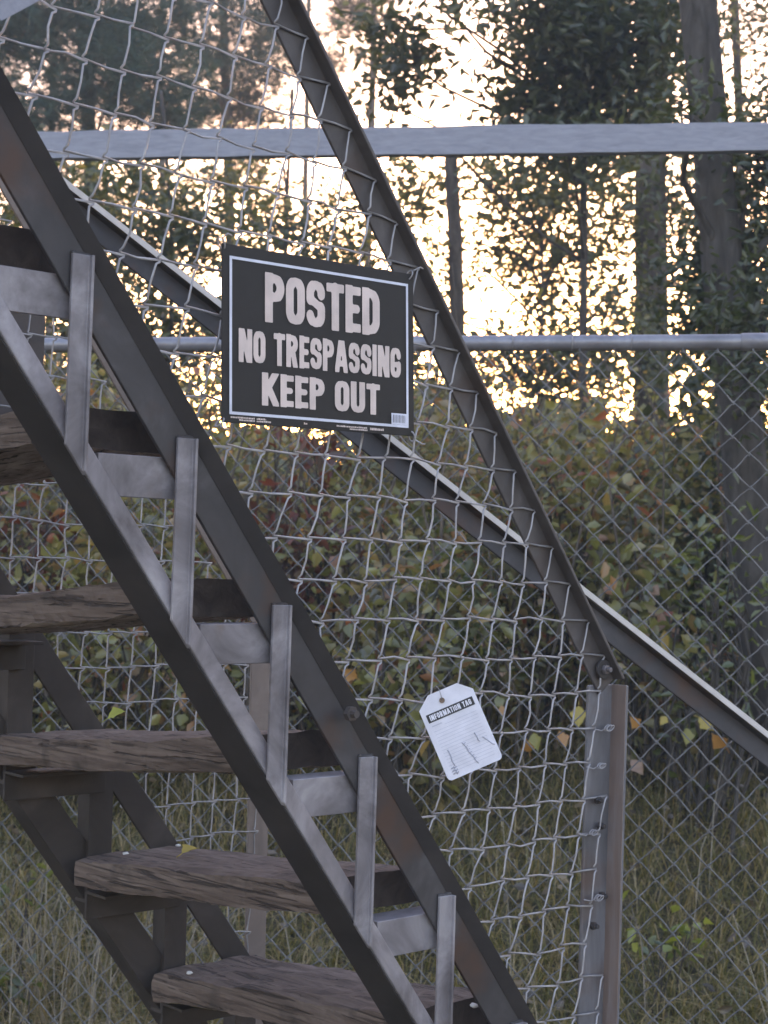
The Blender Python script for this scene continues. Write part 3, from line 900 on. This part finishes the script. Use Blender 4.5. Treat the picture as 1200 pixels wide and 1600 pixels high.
def tree(name, label, cat, px_lo, px_hi, depth, r_px, topz, blobs, kind, seed, mat_leaf, mat_bark, group=None, leaf=(.07, .034), dens=1.6):
    """px_lo/px_hi: trunk centre where it crosses picture heights 1100 and 0; blobs: (px, py, rx, ry, count[, ddepth])"""
    r = np.random.default_rng(seed)
    a = at(px_lo, 1100, depth); b = at(px_hi, 0, depth)
    sl = (b - a) / (b[2] - a[2])
    g = float(ground_h(a[0], depth)); base = a + sl * (g - .15 - a[2]); base[1] = depth
    top = a + sl * (topz + EYE - a[2]); top[1] = depth
    root = thing(name, label, cat, (base[0], base[1], g), group)
    r0 = r_px / F_PX * depth
    P, R = trunk_path(base, top, r0, r0 * (.35 if topz > 6 else .7), seed, wob=.08)
    tb = MB(); tb.tube(P, R, 12)
    vs = np.array(tb.v); vs += r.normal(0, r0 * .06, vs.shape); tb.v = [tuple(p) for p in vs]
    pts, tufts, twigs = [], [], MB()
    scale = depth / F_PX
    for bl_ in blobs:
        px, py, rx, ry, cnt = bl_[:5]; dd = bl_[5] if len(bl_) > 5 else r.uniform(-.6, .6)
        c = at(px, py, depth + dd)
        rad = np.array([rx * scale, min(1.3, max(rx, ry) * scale * .9), ry * scale])
        cnt = int(cnt * dens * (2.3 if kind == 'pine' else 1.0))
        q, p = clumped(c, rad, cnt, clump=.12 if kind == 'pine' else .11, per=16 if kind == 'pine' else 12, r=r)
        pts.append(q); tufts.append(p)
        # a limb from the trunk towards the clump, and twigs inside it
        tz = c[2] - r.uniform(.1, .5) * abs(c[0] - base[0]) - .1
        tt = np.clip((tz - base[2]) / (top[2] - base[2]), .05, .98)
        j0 = P[int(tt * (len(P) - 1))]
        mid = (j0 + c) / 2 + r.normal(0, .08, 3) + np.array([0, 0, .06])
        L_ = [j0, j0 * .7 + mid * .3 + r.normal(0, .02, 3), mid, mid * .5 + c * .5 + r.normal(0, .05, 3), c]
        tb.tube(L_, np.linspace(max(.012, r0 * .22), .006, 5), 6)
        for e_ in p[r.permutation(len(p))[:max(3, len(p) // 4)]]:
            m2 = (c + e_) / 2 + r.normal(0, .06, 3)
            twigs.tube([c + r.normal(0, .05, 3), m2, e_], [.005, .0035, .002], 4, cap=False)
    tb.build("trunk", mat_bark, root)
    if pts:
        pts = np.concatenate(pts)
        if kind == 'pine':
            d = rand_dirs(len(pts), r); d[:, 2] = np.abs(d[:, 2]) * .8
            V_, Fc = needles(pts, d, .13, .006, 18, r)
        else:
            V_, Fc = leaves(pts, leaf[0], leaf[1], r=r)
        fast_mesh("crown", V_, Fc, mat_leaf, root, extra=twigs, mat2=mat_bark)
    return root

# pines on the left
tree("pine_tree", "leftmost pine with a straight dark trunk and dense grey-green tufts", "tree", 165, 140, 13.0, 15, 9.0,
     [(40, 60, 120, 90, 190), (170, 110, 90, 80, 150), (90, 180, 130, 45, 120), (240, 60, 90, 70, 130), (250, 160, 80, 40, 80), (-120, 60, 130, 160, 200), (130, 10, 120, 50, 120),
      (60, 290, 90, 50, 70), (160, 330, 60, 40, 40)], 'pine', 11, NEEDLE, M['bark'])
tree("pine_tree", "slender pine beside the sloping handrail, its thin trunk above the sign", "tree", 372, 362, 16.0, 11, 10.0,
     [(330, 50, 90, 70, 150), (410, 110, 60, 60, 95), (300, 170, 80, 40, 80), (440, 40, 50, 50, 70), (370, 180, 80, 30, 70), (360, -40, 120, 60, 120), (340, 270, 70, 35, 40)],
     'pine', 12, NEEDLE, M['bark'])
tree("pine_tree", "distant pine with drooping brown-grey tufts against the white sky, top centre", "tree", 560, 575, 19.0, 8, 12.0,
     [(555, 40, 60, 45, 70), (515, 90, 35, 35, 28), (575, -30, 90, 50, 90), (590, 90, 25, 22, 14)], 'pine', 13, NEEDLE_D, M['bark'])
# leafy saplings behind the left panel and the sign
tree("sapling", "leafy sapling behind the mesh below the left end of the timber rail", "tree", 250, 235, 10.0, 4, 3.0,
     [(120, 330, 110, 80, 520), (230, 290, 90, 55, 330), (240, 400, 120, 70, 620), (90, 440, 110, 70, 500), (320, 350, 70, 60, 300), (30, 330, 80, 100, 350), (-140, 350, 140, 160, 700),
      (110, 530, 130, 70, 620), (280, 540, 110, 70, 520), (200, 480, 120, 40, 300)],
     'leaf', 21, LEAF_G, M['bark_dark'])
tree("sapling", "small-leaved sapling showing bright gaps just above the sign", "tree", 470, 455, 11.5, 4, 3.4,
     [(390, 320, 70, 60, 300), (450, 370, 80, 50, 330), (540, 390, 70, 45, 260), (400, 250, 70, 25, 110), (560, 320, 50, 40, 130), (500, 430, 110, 40, 330), (640, 270, 40, 30, 90),
      (420, 500, 120, 60, 420), (560, 560, 130, 60, 420), (600, 470, 60, 50, 200)],
     'leaf', 22, LEAF_G, M['bark_dark'])
# broken grey snag
tree("dead_snag", "broken dead trunk poking just above the timber rail near the middle", "dead tree", 688, 714, 11.0, 15, 3.02, [], 'leaf', 31, LEAF_G, M['bark'])
# oak with the branch that hangs over the gap
tree("oak_tree", "dark leafy oak reaching a branch into the bright gap at the top", "tree", 905, 900, 8.6, 7, 5.5,
     [(885, 110, 100, 120, 1050), (825, 165, 48, 42, 260), (940, 50, 110, 80, 700), (960, 170, 110, 55, 600), (850, 0, 100, 60, 450), (1010, 60, 80, 110, 450), (900, 240, 110, 40, 300),
      (640, 100, 46, 40, 230), (605, 45, 45, 30, 120), (680, 8, 60, 14, 90), (610, 160, 36, 18, 55), (745, 188, 26, 9, 22)],
     'leaf', 41, LEAF_O, M['bark_dark'], leaf=(.085, .032))
tree("hickory_tree", "young tree with fine leaves glowing gold around the setting sun", "tree", 815, 830, 11.5, 2.6, 3.0,
     [(650, 320, 50, 80, 300), (780, 290, 90, 45, 420), (890, 300, 80, 45, 360), (830, 350, 90, 45, 400), (900, 410, 70, 50, 330), (860, 470, 60, 50, 230), (960, 340, 60, 80, 400),
      (700, 420, 28, 60, 110), (800, 410, 50, 30, 130), (960, 480, 60, 50, 260), (760, 530, 100, 30, 160), (660, 480, 30, 80, 140), (740, 375, 40, 20, 70),
      (900, 540, 110, 50, 330), (1010, 560, 90, 60, 360), (800, 590, 130, 40, 420), (900, 590, 90, 40, 420), (850, 550, 110, 30, 260), (850, 400, 110, 90, 300), (690, 580, 60, 60, 160)],
     'leaf', 42, LEAF_G, M['bark_dark'], leaf=(.065, .034))
# big trunks on the right
tree("tall_tree", "tall straight brown trunk crossing the timber rail, right of centre", "tree", 1022, 1008, 12.0, 32, 11.0,
     [(1010, -30, 110, 60, 500), (1080, 60, 60, 60, 300), (960, 250, 60, 30, 160), (1060, 300, 50, 80, 320)], 'leaf', 51, LEAF_O, M['bark'], leaf=(.08, .04))
tree("tall_tree", "thickest dark trunk leaning beside the right edge, clad with foliage", "tree", 1205, 1085, 6.2, 38, 7.0,
     [(1150, 400, 90, 130, 1100), (1110, 500, 80, 80, 650), (1190, 260, 60, 80, 420), (1200, 520, 70, 110, 650), (1085, 420, 40, 90, 260), (1290, 300, 110, 260, 1400), (1080, 180, 30, 60, 120)],
     'leaf', 52, LEAF_O, M['bark_dark'], leaf=(.052, .022), dens=1.5)
tree("slim_tree", "slim dark trunk with bare crooked branches at the upper right corner", "tree", 1165, 1150, 13.5, 11, 9.0,
     [(1180, 40, 40, 50, 130), (1130, 20, 40, 40, 90), (1175, 160, 45, 40, 100), (1260, 60, 100, 120, 500)], 'leaf', 53, LEAF_O, M['bark_dark'])
# trees further back and to the sides
for i, (px, dep, rp, seed, lb) in enumerate(((265, 22, 7, 61, "faint far pine between the two left pines"), (80, 20, 8, 62, "far pine half hidden by the leftmost pine"),
                                             (480, 24, 7, 63, "far thin pine seen through the mesh under the handrail"))):
    tree("pine_tree", lb, "tree", px, px - 6, dep, rp, 11.0,
         [(px - 40, 60, 70, 60, 60), (px + 40, 110, 60, 50, 50), (px, 190, 80, 40, 50), (px, 300, 60, 60, 40), (px + 10, -30, 80, 40, 50)], 'pine', seed, NEEDLE, M['bark'])

# ------------------------------------------------------------------ shrubs and undergrowth
def shrub(label, px, dep, top_px, wpx, n, seed, mat, leaf=(.075, .045), name="shrub"):
    r = np.random.default_rng(seed)
    tp = at(px, top_px, dep); g = float(ground_h(tp[0], dep))
    root = thing(name, label, "shrub", (tp[0], dep, g))
    hh = tp[2] - g; rw = wpx / F_PX * dep
    c = np.array([tp[0], dep, g + hh * .55])
    q, p = clumped(c, np.array([rw, .55, hh * .5]), n, clump=.09, per=10, r=r)
    q[:, 2] = np.maximum(q[:, 2], g + .02)
    V_, Fc = leaves(q, leaf[0], leaf[1], r=r)
    st = MB()
    for e_ in p[r.permutation(len(p))[:26]]:
        b = np.array([tp[0] + r.normal(0, rw * .3), dep + r.normal(0, .15), g - .05])
        st.tube([b, (b + e_) / 2 + r.normal(0, .08, 3) + np.array([0, 0, .1]), e_], [.009, .006, .003], 5, cap=False)
    fast_mesh("foliage", V_, Fc, mat, root, extra=st, mat2=M['bark_dark'])
    return root
shrub("green-leaved shrub hanging close behind the fence at the right edge", 1110, 5.8, 720, 60, 300, 71, LEAF_B, (.055, .026))
shrub("bright green bush between the two large right-hand trunks", 1000, 6.2, 760, 80, 420, 72, LEAF_U, (.08, .045))
shrub("yellow-green bush behind the middle of the sloping bar", 700, 6.6, 800, 70, 300, 73, LEAF_B, (.07, .04))
shrub("reddening sumac bush low behind the sign", 470, 6.8, 640, 90, 330, 74, LEAF_R, (.09, .035))
shrub("rust-tinged bush left of the near handrail", 60, 6.9, 720, 90, 300, 75, LEAF_R, (.08, .04))
shrub("broad dark laurel behind the lower half of the near mesh", 620, 6.0, 830, 130, 900, 76, LEAF_U, (.065, .042))
shrub("thick ivy-like bush under the far handrail", 190, 6.1, 800, 170, 1100, 77, LEAF_U, (.065, .042))
shrub("dark tall bush against the right-hand fence", 1140, 7.2, 540, 110, 1300, 78, LEAF_O, (.085, .05))
shrub("twiggy brown bush below the glowing gap", 880, 7.0, 655, 120, 650, 79, LEAF_U, (.075, .04))

def under_top(px):
    xs_ = [-400, 0, 200, 420, 640, 740, 900, 1000, 1200, 1600]
    ys_ = [590, 620, 630, 620, 640, 668, 660, 640, 610, 590]
    return np.interp(px, xs_, ys_)
n = 115000
ux = rng.uniform(-900, 2100, n); ud = 6.4 + rng.random(n) ** 1.2 * 3.4
r1_ = ray(600, 800)
uxw = (ux - 600) / F_PX * ud
ug = ground_h(uxw, ud)
top_z = EYE + (884 - under_top(ux)) / F_PX * ud + .16 * np.sin(uxw * 3.1 + ud * 2) + .14 * np.sin(uxw * 7.3 - ud * 3.1) + rng.exponential(.07, n) - .06
uz = ug + (top_z - ug) * rng.random(n) ** .85
cl = np.stack([uxw, ud, uz], 1)
cl = cl[(np.sin(cl[:, 0] * 5 + cl[:, 2] * 4) + np.sin(cl[:, 0] * 9.3 - cl[:, 2] * 7 + cl[:, 1] * 3) > -.85)]
szs = rng.choice([.6, .8, 1.0, 1.35], len(cl))
V_, Fc = leaves(cl, .050 * szs, .028 * szs)
br = MB()
for _ in range(420):
    d_ = rng.uniform(6.2, 8.6); x_ = rng.uniform(-3.4, 3.4); g_ = float(ground_h(x_, d_)); h_ = rng.uniform(.5, 2.1)
    b_ = np.array([x_, d_, g_ - .03]); t_ = b_ + np.array([rng.normal(0, .45), rng.normal(0, .3), h_])
    m_ = (b_ + t_) / 2 + rng.normal(0, .12, 3)
    br.tube([b_, b_ * .5 + m_ * .5 + rng.normal(0, .03, 3), m_, m_ * .4 + t_ * .6 + rng.normal(0, .05, 3), t_], np.linspace(rng.uniform(.005, .013), .002, 5), 5, cap=False)
tag(fast_mesh("undergrowth", V_, Fc, LEAF_U, extra=br, mat2=M['brush']), "dense tangle of vines and bushes filling the bank behind the fence", "undergrowth", kind='stuff')
# far woods
n = 48000
fx = rng.uniform(-16, 16, n); fy = rng.uniform(24, 34, n)
tz_ = EYE + (.088 + .02 * np.sin(fx * .9) + .015 * np.sin(fx * 2.3)) * fy
fz = ground_h(fx, fy) + (tz_ - ground_h(fx, fy)) * rng.random(n)
V_, Fc = leaves(np.stack([fx, fy, fz], 1), .30, .2)
tag(fast_mesh("far_woods", V_, Fc, LEAF_G), "hazy mass of far woods low behind the trees", "woods", kind='stuff')

# grass and dry stems beyond and in front of the fence
GRASS = leaf_mat("grass_blade", [(0, (0.111, 0.098, 0.036)), (.35, (0.182, 0.169, 0.055)), (.6, (0.273, 0.227, 0.078)), (.78, (0.416, 0.299, 0.143)), (1, (0.598, 0.442, 0.247))], .35, gloss=.05)
STRAW = leaf_mat("dry_stem", [(0, (.16, .12, .08)), (1, (.36, .29, .20))], .2, gloss=.05)
def blades(x, y, hgt, wid, lean, r=rng):
    n = len(x); z = ground_h(x, y)
    a = r.uniform(0, 6.28, n); L_ = (hgt * r.uniform(.5, 1.3, n))
    dx, dy = np.cos(a), np.sin(a); k = lean * r.uniform(.2, 1.4, n)
    px_, py_ = -dy * wid / 2, dx * wid / 2
    b = np.stack([x, y, z - .01], 1); s = np.stack([px_, py_, np.zeros(n)], 1)
    m_ = b + np.stack([dx * L_ * k * .3, dy * L_ * k * .3, L_ * .6], 1)
    t = b + np.stack([dx * L_ * k, dy * L_ * k, L_ * (1 - .25 * k)], 1)
    V_ = np.stack([b - s, b + s, m_ + s * .75, m_ - s * .75, t + s * .15, t - s * .15], 1).reshape(-1, 3)
    i = (np.arange(n) * 6)[:, None]
    Fc = np.concatenate([i + np.array([0, 1, 2, 3]), i + np.array([3, 2, 4, 5])], 1).reshape(-1, 4)
    return V_, Fc
n = 70000
gx_ = rng.uniform(-4.2, 4.2, n); gy_ = 3.9 + rng.random(n) ** 1.3 * 3.4
V1, F1 = blades(gx_, gy_, .15, .0048, 1.6)
tag(fast_mesh("grass", V1, F1, GRASS), "matted green and straw-coloured grass on the slope behind the fence", "grass", kind='stuff')
n = 700
gx_ = np.concatenate([rng.uniform(-3.5, 3.5, n), rng.normal(-.95, .35, 500)]); gy_ = np.concatenate([3.75 + rng.random(n) * 3.2, rng.uniform(3.7, 4.6, 500)])
V1, F1 = blades(gx_, gy_, .46, .004, .9)
tag(fast_mesh("dry_stalks", V1, F1, STRAW), "thin dry straw stalks standing in the grass", "dry grass", kind='stuff')
n = 3500
gx_ = rng.uniform(-4.2, 4.2, n); gy_ = rng.uniform(4.2, 8, n)
V1, F1 = leaves(np.stack([gx_, gy_, ground_h(gx_, gy_) + rng.uniform(.01, .10, n)], 1), .045, .028, droop=.05)
LIT = leaf_mat("litter_leaf", [(0, (.06, .045, .03)), (.6, (.13, .09, .06)), (.85, (.20, .14, .09)), (1, (.30, .20, .10))], .2)
tag(fast_mesh("leaf_litter", V1, F1, LIT), "brown fallen leaves scattered through the grass", "leaf litter", kind='stuff')

# ------------------------------------------------------------------ single leaves and small plants
AUT = {}
for nm_, c in (("yellow", (.50, .36, .05)), ("orange", (.55, .25, .07)), ("olive", (.30, .27, .05)), ("peach", (.34, .20, .13)), ("lime", (.42, .46, .06))):
    AUT[nm_] = leaf_mat("single_leaf_" + nm_, [(0, [v * .8 for v in c]), (1, c)], .3, gloss=.06)
def one_leaf(c, d, up, L_, W_, mat, label, cat="leaf", name="fallen_leaf", group=None):
    d = nrm(d); s = nrm(np.cross(d, up)); nn = np.cross(s, d)
    mb = MB(); prof = [0, .45, .8, 1.0, .92, .7, .4, .12, 0]
    nseg = len(prof); vs, fs = [], []
    for i, w_ in enumerate(prof):
        t = i / (nseg - 1); z_ = nn * (.10 * L_ * math.sin(t * 2.5)); p = c + d * L_ * (t - .5) + z_
        lob = 1 + .18 * math.sin(i * 2.4)
        vs += [p - s * W_ * .5 * w_ * lob + nn * W_ * .22 * w_, p, p + s * W_ * .5 * w_ * lob + nn * W_ * .2 * w_]
    for i in range(nseg - 1):
        a = 3 * i
        fs += [(a, a + 1, a + 4, a + 3), (a + 1, a + 2, a + 5, a + 4)]
    mb.add(vs, fs, True)
    p0_, p1_ = c - d * L_ * .5, c - d * L_ * .8 - np.array([0, 0, L_ * .1])
    mb.tube([p0_, p1_], L_ * .018, 4)
    o = mb.build(name, mat, loc=c)
    tag(o, label, cat, group)
    return o
VW = np.array([0, -1.0, .25])
hang = [(459 * 0 + 824, 1163, 'orange', "orange leaf left of the railing post, beside an olive one", 24), (838, 1160, 'olive', "olive-yellow leaf left of the railing post", 27),
        (904, 1121, 'yellow', "yellow leaf touching the left edge of the railing post", 32), (990, 1127, 'orange', "orange leaf just right of the railing post", 24),
        (1036, 1127, 'yellow', "small yellow leaf right of the post, below the sloping bar", 17), (1104, 1132, 'yellow', "larger yellow leaf under the sloping bar at right", 28),
        (1122, 1155, 'orange', "orange leaf lowest in the cluster under the sloping bar", 32), (1072, 1152, 'olive', "dull olive leaf between the yellow leaves under the sloping bar", 26),
        (996, 1200, 'peach', "curled peach-coloured leaf on the grass right of the post", 27), (545, 1052, 'orange', "orange leaf behind the bolt on the upper stringer", 26),
        (785, 1111, 'orange', "small orange leaf right of the information tag", 15), (878, 1157, 'orange', "orange leaf between the olive leaf and the post", 26)]
for i, (px, py, cl_, lb, sz) in enumerate(hang):
    dep = 5.55 - (.15 if py > 1180 else 0)
    c = at(px, py, dep); r = np.random.default_rng(300 + i)
    d = np.array([r.normal(0, .7), -.3, -1.0 if i % 3 else .6]); L_ = sz / F_PX * dep
    one_leaf(c, d, VW + r.normal(0, .3, 3), L_ * 1.15, L_ * .8, AUT[cl_], lb)
# leaves lying on the treads
def tread_pt(k, s, w): return S(k * RUN + s, -k * RISE + .092 - DROP * w / .63 - .002, w)
def px_on_tread(px, py, k):
    r = ray(px, py); best = None
    for w in np.linspace(.02, .6, 60):
        P = tread_pt(k, 0, w); z_ = P[2] - EYE; q_ = r * (z_ / r[2]); ww = (q_ - (O3 - np.array([0, 0, EYE]))) @ N3
        if best is None or abs(ww - w) < best[0]: best = (abs(ww - w), q_ + np.array([0, 0, EYE]))
    return best[1]
one_leaf(px_on_tread(298, 1338, 3) + U3 * .007, E3 * .9 + N3 * .2, U3 + .2 * VW, .040, .026, AUT['yellow'], "yellow curled leaf lying on the second lowest visible tread")
one_leaf(px_on_tread(183, 1127, 2) + U3 * .010, E3 * .6 - N3 * .6 + U3 * .3, U3 + .8 * VW, .034, .026, AUT['lime'], "lime-green leaf standing at the back of the middle tread")
for (px, py, k, lb, rr_) in ((197, 1334, 3, "white chip left of the yellow leaf on the second lowest visible tread", .006), (278, 1321, 3, "white chip behind the yellow leaf on the second lowest visible tread", .005),
                        (741, 1571, 4, "pale knob at the right end of the lowest visible tread", .007), (296, 1520, 4, "pale chip at the far end of the lowest visible tread", .006)):
    c = px_on_tread(px, py, k); mb = MB(); r = np.random.default_rng(px)
    import bmesh
    bm = bmesh.new(); bmesh.ops.create_icosphere(bm, subdivisions=2, radius=1.0)
    vs = [c + np.array([v.co.x * rr_ * .9, v.co.y * rr_ * .8, v.co.z * rr_ * .45]) * (1 + .12 * r.normal()) for v in bm.verts]
    fs = [tuple(v.index for v in f_.verts) for f_ in bm.faces]; bm.free()
    mb.add(vs, fs, True); tag(mb.build("pale_chip", M['pale_stone'], loc=c), lb, "chip")
def weed(label, px, py, dep, hpx, n, mat, seed, L_=.05):
    r = np.random.default_rng(seed); c = at(px, py, dep); g = float(ground_h(c[0], dep))
    root = thing("weed", label, "plant", (c[0], dep, g))
    st = MB(); pts = []
    for i in range(5):
        e_ = c + np.array([r.normal(0, .05), r.normal(0, .05), r.uniform(-.02, .06)]); b = np.array([c[0] + r.normal(0, .02), dep, g - .02])
        st.tube([b, (b + e_) / 2 + r.normal(0, .02, 3), e_], .002, 4, cap=False)
        pts += [e_ + r.normal(0, .03, 3) for _ in range(n // 5)]
    V_, Fc = leaves(np.array(pts), L_, L_ * .6, droop=.0, r=r, bias_up=1.5)
    fast_mesh("leaves", V_, Fc, mat, root, extra=st, mat2=M['bark_dark'])
weed("bright green weed at the lower left corner of the grass", 25, 1545, 4.15, 40, 30, LEAF_B, 501)
weed("small green sprig left of the far stringer", 45, 1412, 4.5, 30, 15, LEAF_B, 502, .04)
weed("yellowish sprig in the grass right of the railing post", 1056, 1468, 4.6, 40, 20, leaf_mat("sprig_leaf", [(0, (.16, .20, .04)), (1, (.34, .36, .08))], .4), 503, .045)
weed("pale green sprig below the yellowish one at lower right", 1035, 1508, 4.5, 30, 12, LEAF_B, 504, .04)

# ------------------------------------------------------------------ haze volume standing in for lens glare
hz = MB(); hz.box(np.array([0, 15.0, 6.0]), np.array([22, 0, 0]), np.array([0, 22.0, 0]), np.array([0, 0, 9.0]))
hm, nt, out = new_mat("glare_haze")
pv = nt.nodes.new("ShaderNodeVolumePrincipled")
pv.inputs["Color"].default_value = (.74, .90, 1.0, 1); pv.inputs["Density"].default_value = 0.0048; pv.inputs["Anisotropy"].default_value = 0.2
nt.links.new(pv.outputs[0], out.inputs["Volume"])
tag(hz.build("haze", hm), "thin haze added for the lens-glare veil over the trees", "haze", kind='stuff')
